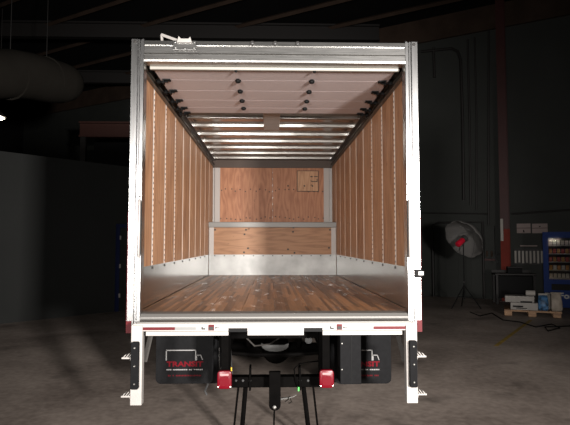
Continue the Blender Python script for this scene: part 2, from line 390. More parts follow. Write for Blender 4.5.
# signs, rack, panels on the right wall
def onwall(name, label, cat, px0, px1, py0, py1, group=None):
    p, q = atW(px0, py1, WA, WN), atW(px1, py0, WA, WN)
    o = thing(name, label, cat, (p.x, p.y, p.z), WR, group)
    return o, ((q.x-p.x)**2+(q.y-p.y)**2)**.5, q.z-p.z
for px0, px1, lab, mark in ((517, 530.5, 'pale paper wall sign nearer the red column', 0), (532.3, 547.5, 'pale paper wall sign nearer the blue vending machine', 1)):
    o, ww, hh = onwall('paper_sign', lab, 'sign', px0, px1, 223.5, 233.2, 'pair of paper signs on the right wall')
    obj('sheet', MB().box(0, ww, -.03, -.002, 0, hh), 'paper', o)
    obj('rule_line', MB().box(0, ww, -.034, -.03, hh*.5, hh*.56), 'maroon', o)
    if mark: obj('printed_mark', MB().prism([(ww*.42, hh*.74), (ww*.58, hh*.74), (ww*.5, hh*.6)], 'y', -.034, -.03), 'black', o)
    else: obj('printed_mark', MB().box(ww*.46, ww*.54, -.034, -.03, hh*.08, hh*.34).box(ww*.5, ww*.58, -.034, -.03, hh*.08, hh*.16), 'black', o)
o, ww, hh = onwall('wall_rack', 'dark wall rack with a row of upright white holders under the signs', 'rack', 514.5, 544, 244.5, 264)
obj('back_panel', MB().box(0, ww, -.03, -.002, 0, hh*.78), 'steel_dark', o); obj('tray', MB().box(0, ww, -.16, -.03, 0, .03), 'steel_dark', o)
obj('top_bar', MB().box(ww*.22, ww*.78, -.09, -.002, hh*.9, hh*.96), 'paper', o)
for k in range(8): obj('holder', MB().box(ww*(k+.2)/8, ww*(k+.75)/8, -.13, -.03, .03+.02*(k % 2), hh*.68), 'paper_white', o, bevel=.01)
o, ww, hh = onwall('notice_board', 'black board on the grey wall behind the photo umbrella', 'board', 446, 461, 233.5, 255.5)
obj('board', MB().box(0, ww, -.04, -.002, 0, hh), 'black', o); obj('edge', MB().box(-.03, 0, -.05, -.002, 0, hh), 'strip_grey', o)
o, ww, hh = onwall('paper_strip', 'small tan strip below the black board', 'label', 448, 457.5, 256, 259.5)
obj('strip', MB().box(0, ww, -.03, -.002, 0, hh), 'paper', o)
o, ww, hh = onwall('poster', 'pale poster half hidden behind the umbrella canopy', 'poster', 466, 482.5, 246, 256)
obj('sheet', MB().box(0, ww, -.03, -.002, 0, hh), 'paper', o)
o, ww, hh = onwall('electrical_panel', 'grey electrical cabinet left of the red column', 'cabinet', 485.5, 495, 226, 258.5)
obj('cabinet_body', MB().box(0, ww, -.16, -.002, 0, hh), 'wall_grey', o, bevel=.01); obj('cabinet_door', MB().box(.03, ww-.03, -.175, -.16, hh*.32, hh-.04), 'wall_grey', o, bevel=.005)
for k in (.15, .62): obj('switch', MB().box(ww*k, ww*(k+.2), -.2, -.16, hh*.06, hh*.24), 'insulation', o, bevel=.01)
obj('base_trim', MB().box(0, ww, -.18, -.002, -.06, 0), 'maroon', o)
# workbench behind the pallet
p = atZ(513, 304, 0)
wb = thing('workbench', 'dark cluttered workbench at the foot of the red column', 'workbench', (p.x+.1, p.y+.15, 0), WR*.4)
obj('bench_top', MB().box(-.55, .55, -.3, .3, .82, .87), 'steel_dark', wb, bevel=.008)
for sx in (-.5, .5):
    for sy in (-.25, .25): obj('leg', MB().box(sx-.03, sx+.03, sy-.03, sy+.03, 0, .82), 'steel_dark', wb)
obj('drawer_unit', MB().box(-.46, .46, -.26, .26, .18, .8), 'black', wb, bevel=.01)
obj('back_board', MB().box(-.55, .55, .26, .3, .87, .95), 'steel_dark', wb)
tb = thing('toolbox', 'small dark toolbox on the workbench top', 'toolbox', (p.x+.12, p.y+.13, .8705), WR*.4)
obj('body', MB().box(-.2, .2, -.1, .1, 0, .15), 'black', tb, bevel=.01); obj('lid', MB().box(-.205, .205, -.105, .105, .15, .19), 'steel_dark', tb, bevel=.01)
obj('handle', MB().tube([(-.08, 0, .19), (-.08, 0, .24), (.08, 0, .24), (.08, 0, .19)], .01, 6), 'axle_grey', tb)
# vending machine
p = atZ(544.5, 309, 0)
RV = math.radians(-28)
vm = thing('vending_machine', 'dark blue glass-front vending machine by the right edge', 'vending machine', (p.x, p.y, 0), RV)
VW, VD, VH = 1.0, .75, atY(544, 232, p.y).z
gx0, gx1 = .13, VW-.12; gz0, gz1 = atY(552, 279, p.y).z, atY(552, 238, p.y).z
obj('cabinet', MB().box(0, VW, .5, VD, .06, VH).box(0, gx0, 0, .5, .06, VH).box(gx1, VW, 0, .5, .06, VH).box(gx0, gx1, 0, .5, gz1, VH).box(gx0, gx1, 0, .5, .06, gz0), 'vend_blue', vm, label='dark blue cabinet')
obj('foot', MB().box(.05, .12, .05, .12, 0, .06), 'black', vm); obj('foot', MB().box(VW-.12, VW-.05, .05, .12, 0, .06), 'black', vm)
obj('foot', MB().box(.05, .12, VD-.12, VD-.05, 0, .06), 'black', vm); obj('foot', MB().box(VW-.12, VW-.05, VD-.12, VD-.05, 0, .06), 'black', vm)
obj('liner', MB().box(gx0, gx1, .46, .499, gz0, gz1), 'vend_in', vm)
obj('delivery_flap', MB().box(gx0+.05, gx1-.05, -.015, 0, gz0-.28, gz0-.12), 'black', vm, bevel=.006)
obj('window_pane', MB().box(gx0, gx1, .012, .018, gz0, gz1), 'glass', vm)
obj('lettering', fit(text_mb('eForm', .2, .006), gx0+.11, gx1-.02, gz0-.50, gz0-.34, -.004), 'silver_tape', vm, label='pale script lettering')
nsh = 5; sh = (gz1-gz0)/nsh; packs = {}
Mv = Matrix.Translation((p.x, p.y, 0)) @ Matrix.Rotation(RV, 4, 'Z')
for mname in ('crisp_red', 'crisp_amber', 'crisp_pale'):
    mb = MB(); ph = sh*.58
    mb.add([(x*sx, y*sy, z) for z, sx, sy in ((0, 1, .25), (.03, 1, 1), (ph-.03, 1, 1), (ph, 1, .15)) for x, y in ((-.038, -.035), (.038, -.035), (.038, .035), (-.038, .035))],
           [(0, 3, 2, 1), (12, 13, 14, 15)]+[(i*4+k, i*4+(k+1) % 4, i*4+4+(k+1) % 4, i*4+4+k) for i in range(3) for k in range(4)])
    packs[mname] = finish_mesh('snack_packet', mb, mname)
rows = [('crisp_pale',), ('crisp_amber', 'crisp_red'), ('crisp_red', 'crisp_amber'), ('crisp_amber', 'crisp_pale'), ('crisp_pale',)]
ordn = ['leftmost', 'second from left', 'third from left', 'fourth from left', 'fifth from left', 'sixth from left', 'seventh from left']
rowlab = ['top', 'second', 'third', 'fourth', 'bottom']
for r in range(nsh):
    zb = gz1-(r+1)*sh
    obj('shelf', MB().box(gx0+.002, gx1-.002, .06, .455, zb+.002, zb+.022), 'strip_grey', vm)
    for k in range(7):
        lx = gx0+.05+k*.097; mm = rows[r][k % len(rows[r])]
        cname = {'crisp_red': 'red', 'crisp_amber': 'amber', 'crisp_pale': 'pale'}[mm]
        o = put('snack_packet', packs[mm], Mv @ Vector((lx, .13+.01*(k % 3), zb+.0225)))
        o.rotation_euler = (0, 0, RV); o['label'] = f'{cname} snack packet, {ordn[k]} on the {rowlab[r]} shelf of the vending machine'
        o['category'] = 'snack'; o['group'] = f'{cname} snack packets on the {rowlab[r]} vending shelf'
# pallet and what lies on it
p = atZ(504.5, 315.3, 0); q = atZ(561.5, 318, 0); PR = math.atan2(q.y-p.y, q.x-p.x); PW = (q-p).length
pl = thing('wooden_pallet', 'wooden pallet on the floor loaded with cartons and bags', 'pallet', (p.x, p.y, 0), PR)
for x0 in (0, PW*.43, PW*.86):
    for y0 in (0, .42, .84): obj('block', MB().box(x0, x0+.17, y0, y0+.14, .0, .10), 'pallet_wood', pl, bevel=.004)
for k in range(3): obj('stringer_board', MB().box(0, PW+.02, k*.42, k*.42+.14, .10, .12), 'pallet_wood', pl)
for k in range(9):
    x0 = k*(PW-.12)/8; obj('deck_board', MB().box(x0, x0+.13, 0, .98, .12, .14), 'pallet_wood', pl)
Mp = Matrix.Translation((p.x, p.y, 0)) @ Matrix.Rotation(PR, 4, 'Z')
pm = PW/57.     # metres for one photo pixel on the pallet front
def onpallet(name, label, cat, px, y, z, rz=0, group=None):
    l = Mp @ Vector(((px-504.5)*pm, y, z)); return thing(name, label, cat, l, PR+rz, group)
o = onpallet('carton', 'long white carton with black print lying lowest on the pallet', 'carton', 511, .05, .1405)
obj('box', MB().box(0, 28*pm, 0, .5, 0, .17), 'carton', o, bevel=.008)
obj('print', MB().box(.05, .28, -.002, 0, .06, .1).box(.12, .36, -.002, 0, .03, .05), 'black', o); obj('tape', MB().box(.39, .45, -.0025, .5, .168, .172), 'bag_beige', o)
o2 = onpallet('carton', 'flat pale carton stacked on top of the printed carton', 'carton', 505.5, .1, .313, .0)
obj('box', MB().box(0, 30*pm, 0, .42, 0, .15), 'carton', o2, bevel=.008); obj('shadow_band', MB().box(.34, .6, -.002, 0, .0, .035), 'black', o2); obj('flap_line', MB().box(0, .66, -.002, 0, .1, .106), 'bag_beige', o2)
o3 = onpallet('paper_roll', 'short white roll lying on top of the stacked cartons', 'roll', 527.5, .3, .462)
obj('roll', MB().lathe([(.02, 0), (.062, 0), (.065, .01), (.065, 9.5*pm-.01), (.062, 9.5*pm), (.02, 9.5*pm)], (0, 0, .066), 'x', 14), 'paper_white', o3, smooth=True)
obj('core', MB().lathe([(.018, -.004), (.024, -.004), (.024, .006), (.018, .006)], (0, 0, .066), 'x', 10), 'bag_beige', o3)
def bag(root, w, d, h, mat, tie=True):
    mb = MB(); prof = [(0, .86, .8), (.12, 1, 1), (.5, .97, .98), (.82, .88, .8), (1, .8, .35)]
    n = 12; vs = []
    for t_, fx, fy in prof:
        for k in range(n):
            a = 2*math.pi*k/n; ca, sa = math.cos(a), math.sin(a)
            ex = math.copysign(abs(ca)**.45, ca); ey = math.copysign(abs(sa)**.45, sa)
            j = 1+random.uniform(-.04, .04); vs.append((ex*w/2*fx*j, d/2+ey*d/2*fy*j, h*t_*(1+(random.uniform(-.05, .05) if t_ > 0 else 0))))
    fs = [(i*n+k, i*n+(k+1) % n, (i+1)*n+(k+1) % n, (i+1)*n+k) for i in range(len(prof)-1) for k in range(n)]
    fs += [tuple(range(n))[::-1], tuple(range(n*(len(prof)-1), n*len(prof)))]
    obj('sack', mb.add(vs, fs), mat, root, smooth=True)
o = onpallet('bag', 'blue and white plastic bag standing on the pallet', 'bag', 544.5, .06, .1405); bag(o, 11*pm, .3, .36, 'bag_blue')
obj('top_fold', MB().box(-.1, .1, .12, .16, .345, .40), 'carton', o, bevel=.01)
o = onpallet('bag', 'crumpled beige bag standing at the right end of the pallet', 'bag', 557.5, .06, .1405); bag(o, 12.5*pm, .34, .40, 'bag_beige')
obj('top_fold', MB().box(-.12, .12, .14, .19, .385, .43), 'bag_beige', o, bevel=.012)
o = onpallet('bag', 'small white bag squeezed between the blue and beige bags', 'bag', 550, .42, .1405); bag(o, 7*pm, .22, .36, 'carton')
obj('top_fold', MB().box(-.05, .05, .09, .13, .345, .39), 'carton', o, bevel=.01)
# floor paint and cable
a, b_ = atZ(531, 320, 0), atZ(496, 346, 0); dd = (b_-a).normalized(); nn = Vector((dd.y, -dd.x, 0))*.035
mb = MB(); mb.add([(v.x, v.y, z) for z in (.0005, .002) for v in (a-nn, a+nn, b_+nn, b_-nn)], [(3, 2, 1, 0), (4, 5, 6, 7)]+[(i, (i+1) % 4, (i+1) % 4+4, i+4) for i in range(4)])
obj('floor_line', mb, 'line_yellow', label='faded yellow painted line on the floor before the pallet', category='floor marking')
cp = [atZ(x, y, .012) for x, y in ((470, 312), (480, 316), (492, 313), (503, 320), (520, 322), (536, 327), (552, 324), (560, 328), (548, 331), (545, 327), (570, 326), (585, 322))]
obj('power_cable', MB().tube([(v.x, v.y, .012) for v in cp], .012, 6), 'black', label='black power cable lying loosely on the concrete in front of the pallet', category='cable', smooth=True)
# photo umbrella on a stand
p = atZ(464.5, 308.5, 0)
us = thing('photo_umbrella', 'white photo umbrella with red strobe head on a black tripod stand', 'studio light', (p.x, p.y, 0), 0)
k_ = p.y/FPX; UZ = CAMH+(243-240)*k_
for a in (200, 330, 80):
    ca, sa = math.cos(math.radians(a)), math.sin(math.radians(a))
    obj('leg', MB().tube([(0, 0, .62), (.42*ca, .42*sa, .012)], .014, 6), 'black', us)
    obj('leg_brace', MB().tube([(0, 0, .3), (.22*ca, .22*sa, .33)], .008, 6), 'black', us)
obj('pole', MB().tube([(0, 0, .25), (0, 0, .75), (0, 0, .751), (0, 0, UZ-.08)], [.018, .018, .014, .013], 8), 'black', us)
obj('clamp_knob', MB().lathe([(.01, 0), (.026, .005), (.026, .03), (.01, .035)], (0, -.03, .7), 'y', 10), 'steel_dark', us)
ax = Vector((-.74, -.42, -.52)).normalized()                # the open side looks this way
ux = Vector((0, 0, 1)).cross(ax).normalized(); uy = ax.cross(ux); UC = Vector((.13, .02, UZ+.12))
UR = .58; apex = UC-ax*.12
def canopy(r, inset, sag):
    vs = []; rings = 6; n = 32; mb = MB()
    for i in range(rings+1):
        t_ = i/rings
        for k in range(n):
            a = 2*math.pi*k/n; fr = 1-.055*t_*(1-abs(math.cos(4*a)))*1.2
            rr = r*math.sin(t_*1.08)/math.sin(1.08)*fr; dep = .42*(1-math.cos(t_*1.08))/(1-math.cos(1.08))
            vs.append(apex-ax*.10+ax*(dep+inset)+ux*rr*math.cos(a)+uy*rr*math.sin(a))
    mb.add(vs, [(i*n+k, i*n+(k+1) % n, (i+1)*n+(k+1) % n, (i+1)*n+k) for i in range(rings) for k in range(n)]); return mb
c_ = obj('canopy', canopy(UR, 0, 0), 'umbrella', us, smooth=True)
sol = c_.modifiers.new('s', 'SOLIDIFY'); sol.thickness = .004
for k in range(8):
    a = 2*math.pi*k/8
    pts = [apex-ax*.10+ax*(.42*(1-math.cos(t_*1.08))/(1-math.cos(1.08))+.012)+(ux*math.cos(a)+uy*math.sin(a))*UR*math.sin(t_*1.08)/math.sin(1.08) for t_ in (.02, .25, .5, .75, 1)]
    obj('rib', MB().tube(pts, .005, 5), 'axle_grey', us)
obj('shaft', MB().tube([apex-ax*.13, apex+ax*.55], .006, 6), 'chrome', us)
hp = apex+ax*.36; q_ = ax.to_track_quat('Z', 'Y').to_matrix().to_4x4()
hd = MB().lathe([(.03, -.02), (.075, -.01), (.08, .0), (.08, .2), (.07, .23), (.02, .24)], (0, 0, 0), 'z', 14)
hd.v = [tuple(q_ @ Vector(v)+hp) for v in hd.v]; obj('strobe_head', hd, 'strobe_red', us, smooth=True, label='red strobe head')
rf = MB().lathe([(.05, -.12), (.10, -.11), (.085, -.02), (.05, -.01)], (0, 0, 0), 'z', 14); rf.v = [tuple(q_ @ Vector(v)+hp) for v in rf.v]
obj('reflector', rf, 'axle_grey', us, smooth=True)
obj('tilt_bracket', MB().tube([(0, 0, UZ-.08), (hp.x*.5, hp.y*.5, UZ-.1), tuple(hp+ax*.1+Vector((0, 0, -.08)))], .018, 6), 'black', us)
# fabric air duct, pendant lamp and crane beam high up on the left
a, b_ = atY(-60, 68, 10.5), atY(72, 82, 14.2); d = (b_-a).normalized()
mb = MB(); ts = [0, .15, .3, .45, .6, .75, .88, .95, 1.0, 1.03, 1.045]; rr = [.54, .55, .545, .555, .55, .55, .53, .48, .38, .22, .06]
mb.tube([a+(b_-a)*t_+Vector((0, 0, -.05*math.sin(t_*9))) for t_ in ts], rr, 20)
dt = thing('air_duct', 'large pale fabric air duct hanging under the roof', 'duct', (0, 0, 0))
dt.location = ((a+b_)/2); dt.location.z = a.z-.6; OFF[dt.name] = dt.location.copy()
obj('duct_sleeve', mb, 'duct', dt, smooth=True)
for t_ in (.15, .45, .75):
    c = a+(b_-a)*t_; obj('hanger', MB().tube([(c.x, c.y, c.z+.5), (c.x, c.y, RZ)], .012, 6), 'steel_dark', dt)
    obj('seam_band', MB().tube([c-d*.02, c+d*.02], .562, 20), 'duct', dt, smooth=True)
l_ = atY(-1, 118, 17); pd_ = thing('pendant_lamp', 'lit hanging lamp at the far left edge above the partition', 'lamp', (l_.x, l_.y, l_.z))
obj('rod', MB().tube([(0, 0, .2), (0, 0, RZ-l_.z)], .015, 6), 'steel_dark', pd_)
obj('shade', MB().lathe([(.05, .24), (.07, .2), (.2, .05), (.22, .03), (.2, .035), (.05, .2)], (0, 0, 0), 'z', 16), 'axle_grey', pd_, smooth=True)
obj('bulb', MB().lathe([(.02, .08), (.1, .05), (.17, 0), (.1, -.05), (.02, -.06)], (0, 0, 0), 'z', 14), 'lampglow', pd_, smooth=True)
a, b_ = atY(80, 130, 20), atY(150, 130, 20)
cr = thing('gantry_crane', 'dim orange-red steel gantry beam showing above the left partition', 'crane', (a.x, a.y, 0))
obj('beam', MB().box(0, b_.x-a.x, -.15, .15, a.z-.28, a.z-.22).box(0, b_.x-a.x, -.15, .15, a.z+.24, a.z+.3).box(0, b_.x-a.x, -.02, .02, a.z-.22, a.z+.24), 'crane', cr)
for x in (.15, b_.x-a.x-.15): obj('post', MB().box(x-.1, x+.1, -.1, .1, 0, a.z-.28), 'steel_dark', cr)
obj('cover_panel', MB().box(.6, b_.x-a.x-.3, -.18, -.12, 3.0, a.z-.5), 'wall_dark', cr)
# ================================================================== the truck
TX, TY = .039, 4.45
tk = thing('delivery_truck', 'white aluminium box truck seen through its open rear with plywood-lined cargo bay', 'truck', (TX, TY, 0))
def T(px, py, Y): p = atY(px, py, Y); return Vector((p.x-TX, Y-TY, p.z))
FZ, OW, IW = 1.16, 1.224, 1.165
BOXY, FRY = 5.24, 5.90
ROOF = 3.385
SEAMS = [5.10-TY+.577*k for k in range(9)]
KZ = FZ+.37
for s in (-1, 1):
    def bx(x0, x1, y0, y1, z0, z1, mb=None):
        mb = mb or MB(); return mb.box(min(s*x0, s*x1), max(s*x0, s*x1), y0, y1, z0, z1)
    sw = obj('side_wall', bx(IW+.022, OW, .10, FRY+.06, FZ-.1, ROOF+.02), 'alu_white', tk)
    edges = [.10]+SEAMS+[FRY]
    for k in range(len(edges)-1):
        y0 = edges[k]+(.030 if k else 0); y1 = edges[k+1]-(.030 if k < len(edges)-2 else 0)
        if y1-y0 < .05: continue
        obj('plywood_panel', bx(IW, IW+.012, y0, y1, KZ-.03, ROOF-.1), 'ply_side', sw)
    for k, y in enumerate(SEAMS):
        st = obj('wall_post', bx(IW+.003, IW+.022, y-.030, y+.030, KZ-.03, ROOF-.1), 'poststrip', sw)
        if k < 3:
            mb = MB()
            for i in range(34):
                zz = KZ+.03+i*.054
                bx(IW-.0005, IW+.0035, y+.012, y+.024, zz-.008, zz+.008, mb)
            mb.f = [f for f in mb.f]; obj('rivets', mb, 'darkhole', sw, kind='stuff')
    obj('kick_plate', bx(IW-.004, IW+.02, .09, BOXY+.02, FZ, KZ), 'galv', sw, label='galvanised kick plate')
    mb = MB()
    for k, y in enumerate(SEAMS[:8]): bx(IW-.010, IW-.003, y-.012, y+.012, KZ-.035, KZ-.012, mb)
    obj('kick_plate_bolts', mb, 'darkhole', sw, kind='stuff')
# front wall
fw = obj('front_wall', MB().box(-OW, OW, FRY+.02, FRY+.06, FZ-.1, ROOF+.02), 'alu_white', tk)
zt = T(270, 168, TY+FRY).z
for x0, x1 in ((-1.03, -.002), (.002, 1.02)):
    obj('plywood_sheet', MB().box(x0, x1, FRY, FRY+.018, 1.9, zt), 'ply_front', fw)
for x0, x1 in ((-1.13, -1.025), (1.0, 1.11)):
    obj('corner_strip', MB().box(x0, x1, FRY-.02, FRY+.018, 1.9, zt), 'strip_grey', fw, bevel=.004, label='pale grey corner strip')
obj('header_band', MB().box(-IW, IW, FRY-.03, FRY+.018, zt, ROOF), 'brown_band', fw, label='dark brown band under the roof')
p, q = T(297.5, 191, TY+FRY), T(318, 171.3, TY+FRY)
pt = obj('patch_panel', MB().box(p.x, q.x, FRY-.012, FRY-.0005, p.z, q.z), 'ply_patch', fw)
obj('patch_outline', MB().box(p.x-.012, q.x+.012, FRY-.006, FRY-.0003, p.z-.012, p.z).box(p.x-.012, q.x+.012, FRY-.006, FRY-.0003, q.z, q.z+.012).box(p.x-.012, p.x, FRY-.006, FRY-.0003, p.z, q.z).box(q.x, q.x+.012, FRY-.006, FRY-.0003, p.z, q.z), 'darkhole', fw)
mb = MB(); ww = q.x-p.x; hh = q.z-p.z
for u0, u1, v0, v1 in ((.62, .74, .70, .75), (.80, .98, .71, .75), (.66, .93, .46, .50), (.93, .97, .46, .62), (.64, .67, .5, .56)): mb.box(p.x+ww*u0, p.x+ww*u1, FRY-.014, FRY-.012, p.z+hh*v0, p.z+hh*v1)
obj('grade_stamp', mb, 'darkhole', fw)
mb = MB(); mb2 = MB()
zr = T(270, 190.5, TY+FRY).z; zl = T(270, 218, TY+FRY).z
for zz in (zr, zl):
    for k in range(22):
        x = -1.0+2.0*k/21+random.uniform(-.02, .02); z = zz+random.uniform(-.03, .03); mb.box(x-.011, x+.011, FRY-.003, FRY-.0005, z-.011, z+.011)
for k in range(9): z = 2.12+k*.125; mb2.box(-.006, .006, FRY-.004, FRY-.0005, z-.006, z+.006)
for x, py in ((.30, 186), (.62, 186), (.78, 186)): z = T(300, py, TY+FRY).z; mb.box(x-.014, x+.014, FRY-.0145, FRY-.012, z-.014, z+.014)
obj('dark_screws', mb, 'darkhole', fw, kind='stuff'); obj('joint_screws', mb2, 'bolt', fw, kind='stuff')
# step box in front of it
BT = T(270, 222, TY+BOXY).z
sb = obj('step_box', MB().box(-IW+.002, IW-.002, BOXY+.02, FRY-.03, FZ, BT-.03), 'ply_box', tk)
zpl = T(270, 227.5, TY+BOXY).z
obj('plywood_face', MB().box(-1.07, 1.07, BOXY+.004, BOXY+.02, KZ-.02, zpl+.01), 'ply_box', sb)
obj('edge_cap', MB().prism([(BOXY-.006, zpl), (BOXY-.012, zpl+.01), (BOXY-.012, BT-.008), (BOXY-.004, BT), (FRY-.03, BT), (FRY-.03, BT-.03), (BOXY+.02, BT-.03), (BOXY+.02, zpl)], 'x', -IW+.002, IW-.002), 'sill_grey', sb, label='bright folded metal edge cap')
for s in (-1, 1): obj('corner_strip', MB().box(min(s*1.07, s*1.155), max(s*1.07, s*1.155), BOXY, BOXY+.02, KZ-.02, zpl), 'strip_grey', sb)
obj('kick_plate', MB().box(-1.155, 1.155, BOXY-.004, BOXY+.02, FZ, KZ), 'galv_box', sb, label='galvanised kick plate')
mb = MB()
for px, py in ((246, 229), (244.5, 233.5), (248, 247.5), (244, 251.5), (293.5, 226.8), (293, 231), (288, 248.5), (294.5, 252), (330, 229), (329, 247), (215, 229)):
    v = T(px, py+.8, TY+BOXY); mb.box(v.x-.016, v.x+.016, BOXY+.001, BOXY+.0045, v.z-.014, v.z+.014)
for k in range(13): x = -1.05+k*.175; mb.box(x-.01, x+.01, BOXY-.0065, BOXY-.003, KZ-.03, KZ-.012)
obj('plug_knots', mb, 'darkhole', sb, kind='stuff')
# floor boards
dk = obj('cargo_floor', MB().box(-IW, IW, .10, BOXY+.02, FZ-.08, FZ-.028), 'steel_dark', tk)
nb = 8; bw = 2*(IW-.014)/nb
bme = finish_mesh('floor_board', MB().box(-bw/2+.0012, bw/2-.0012, 0, BOXY-.12, 0, .028), 'deck', .0015)
for k in range(nb): put('floor_board', bme, (-IW+.014+bw*(k+.5), .12, FZ-.028), dk)
# roof, bows, dome lamp
rf_ = obj('roof', MB().box(-OW+.002, OW-.002, .06, FRY+.06, ROOF, ROOF+.03), 'roofskin', tk)
for py in (119, 127.3, 135.6, 142.5, 148.7, 154.2, 159):
    Y = atZ(270, py, 3.35).y-TY
    obj('roof_bow', MB().prism([(Y-.034, ROOF), (Y-.026, 3.352), (Y-.020, 3.345), (Y+.020, 3.345), (Y+.026, 3.352), (Y+.034, ROOF)], 'x', -IW+.03, IW-.03), 'bowmetal', rf_)
p, q = atZ(264, 129, 3.33), atZ(281, 116, 3.33)
dl = obj('dome_lamp', MB().box(p.x-TX, q.x-TX-.01, q.y-TY-.45, p.y-TY+.0, 3.318, 3.344), 'strip_grey', rf_, bevel=.006)
dl_y0, dl_y1 = q.y-TY-.45, p.y-TY
for s in (-1, 1):
    obj('cove_rail', MB().box(min(s*(IW-.004), s*(IW-.06)), max(s*(IW-.004), s*(IW-.06)), .1, FRY-.03, 3.335, ROOF), 'alu_x', rf_)
# roll-up door, parked under the roof
DZ = 3.262
JY = [atZ(270, py, DZ).y-TY for py in (80.5, 91, 100.5, 108)]; DEND = atZ(270, 113.3, DZ).y-TY
DST = .155
dr = obj('door_bottom_rail', MB().prism(rrect(DST-.035, DST, DZ-.012, DZ+.045, .008, 2), 'x', -1.09, 1.09), 'rail_cream', tk, smooth=True)
dr.name = 'roll_up_door'; OFF['roll_up_door'] = OFF['door_bottom_rail']
ys = [DST]+JY+[DEND]
for k in range(len(ys)-1):
    obj('door_section', MB().box(-1.07, 1.07, ys[k]+.002, ys[k+1]-.002, DZ, DZ+.035), 'door_white', dr, bevel=.003)
hmb = MB().lathe([(.006, -.028), (.02, -.024), (.026, -.016), (.028, 0)], (0, 0, 0), 'z', 10).box(-.014, .014, -.05, .05, -.006, 0)
hme = finish_mesh('hinge', hmb, 'black')
rmb = MB().box(-.035, .035, -.03, .03, -.012, 0).box(.02, .035, -.03, .03, -.04, 0).tube([(-.01, 0, -.02), (.1, 0, -.02)], .009, 6).lathe([(.01, .06), (.024, .062), (.024, .085), (.01, .087)], (0, 0, -.02), 'x', 10)
rme = finish_mesh('roller_bracket', rmb, 'black'); rmb.v = [(-x, y, z) for x, y, z in rmb.v]; rml = finish_mesh('roller_bracket', rmb, 'black')
for y in JY+[DEND-.03]:
    if y != DEND-.03:
        for x in (-.345, .345): put('hinge', hme, (x, y, DZ-.0005), dr)
    put('roller_bracket', rme, (1.01, y, DZ-.0005), dr); put('roller_bracket', rml, (-1.01, y, DZ-.0005), dr)
for x in (-.345, .345): obj('rail_bolt', MB().lathe([(.004, -.016), (.012, -.014), (.014, 0)], (x, DST-.018, DZ-.012), 'z', 8), 'black', dr)
obj('torsion_shaft', MB().tube([(-1.08, .32, 3.34), (1.08, .32, 3.34)], .018, 10), 'chrome', tk, smooth=True)
for x in (-.02, .28, .42): obj('spring_bracket', MB().box(x-.05, x+.05, .27, .34, 3.305, 3.38), 'black', tk, bevel=.004)
for s in (-1, 1):
    mb = MB()
    pr = [(s*(IW-.003), 3.222), (s*(IW-.038), 3.222), (s*(IW-.038), 3.231), (s*(IW-.010), 3.233), (s*(IW-.010), 3.262), (s*(IW-.038), 3.264), (s*(IW-.038), 3.274), (s*(IW-.003), 3.274)]
    obj('door_track', mb.prism(pr, 'y', .1, FRY-.035), 'track', tk, label='dark door track along the top of the side wall')
# rear frame: header and corner posts
HB, HT = T(270, 63, TY).z, T(270, 41, TY).z
zg = [T(270, y, TY).z for y in (46.5, 53, 54.5, 61)]
prof = [(.10, HT), (.012, HT), (-.010, HT-.012), (-.012, zg[0]), (.006, zg[0]+.001), (.006, zg[0]-.010), (-.006, zg[0]-.012), (-.006, zg[1]+.004), (-.016, zg[1]), (-.016, zg[2]), (-.004, zg[2]-.006), (-.004, zg[3]+.006), (-.016, zg[3]), (-.014, HB), (.10, HB)]
hd_ = obj('rear_header', MB().prism(prof, 'x', -1.112, 1.112), 'alu_x', tk)
for px in (252.4, 275.2, 297.6):
    v = T(px, 42.6, TY); ri = obj('clearance_lamp', MB().lathe([(.012, -.022), (.016, -.024), (.020, -.022), (.021, -.008)], (v.x, 0, HT-.028), 'y', 14), 'darkhole', hd_)
    obj('lens', MB().lathe([(.004, -.026), (.010, -.024), (.012, -.02)], (v.x, 0, HT-.028), 'y', 10), 'axle_grey', hd_)
# hook bracket on top left of the header
v0, v1 = T(173, 50, TY-.02), T(196, 38.5, TY-.02)
br = obj('hook_bracket', MB().box(v0.x, v1.x, -.026, -.017, v0.z, v1.z-.02), 'alu_x', hd_, bevel=.003)
obj('hook_plate', MB().prism([(v0.x+.035, v1.z-.045), (v1.x-.03, v1.z-.045), (v1.x-.045, v1.z+.005), (v1.x-.06, v1.z-.012), (v0.x+.07, v1.z-.012), (v0.x+.05, v1.z+.01)], 'y', -.05, -.026), 'alu_white', hd_, bevel=.003)
mb = MB()
for u, w_ in ((.1, .2), (.5, .12), (.9, .2), (.08, .8), (.92, .8)): mb.lathe([(.003, -.032), (.008, -.030), (.009, -.026)], (v0.x+(v1.x-v0.x)*u, 0, v0.z+(v1.z-.02-v0.z)*w_), 'y', 8)
obj('bracket_screws', mb, 'chrome', hd_, kind='stuff')
a, b_ = T(161.5, 34.8, TY+.02), T(180, 41.5, TY-.02)
obj('stay_bar', MB().tube([a, b_], .013, 6), 'alu_white', hd_); obj('stay_foot', MB().tube([T(161.5, 35, TY+.02), T(162, 40.5, TY+.05)], .012, 6), 'alu_white', hd_)
ZB = T(270, 324.5, TY).z; ZR0, ZR1 = T(129, 333, TY).z, T(129, 321, TY).z
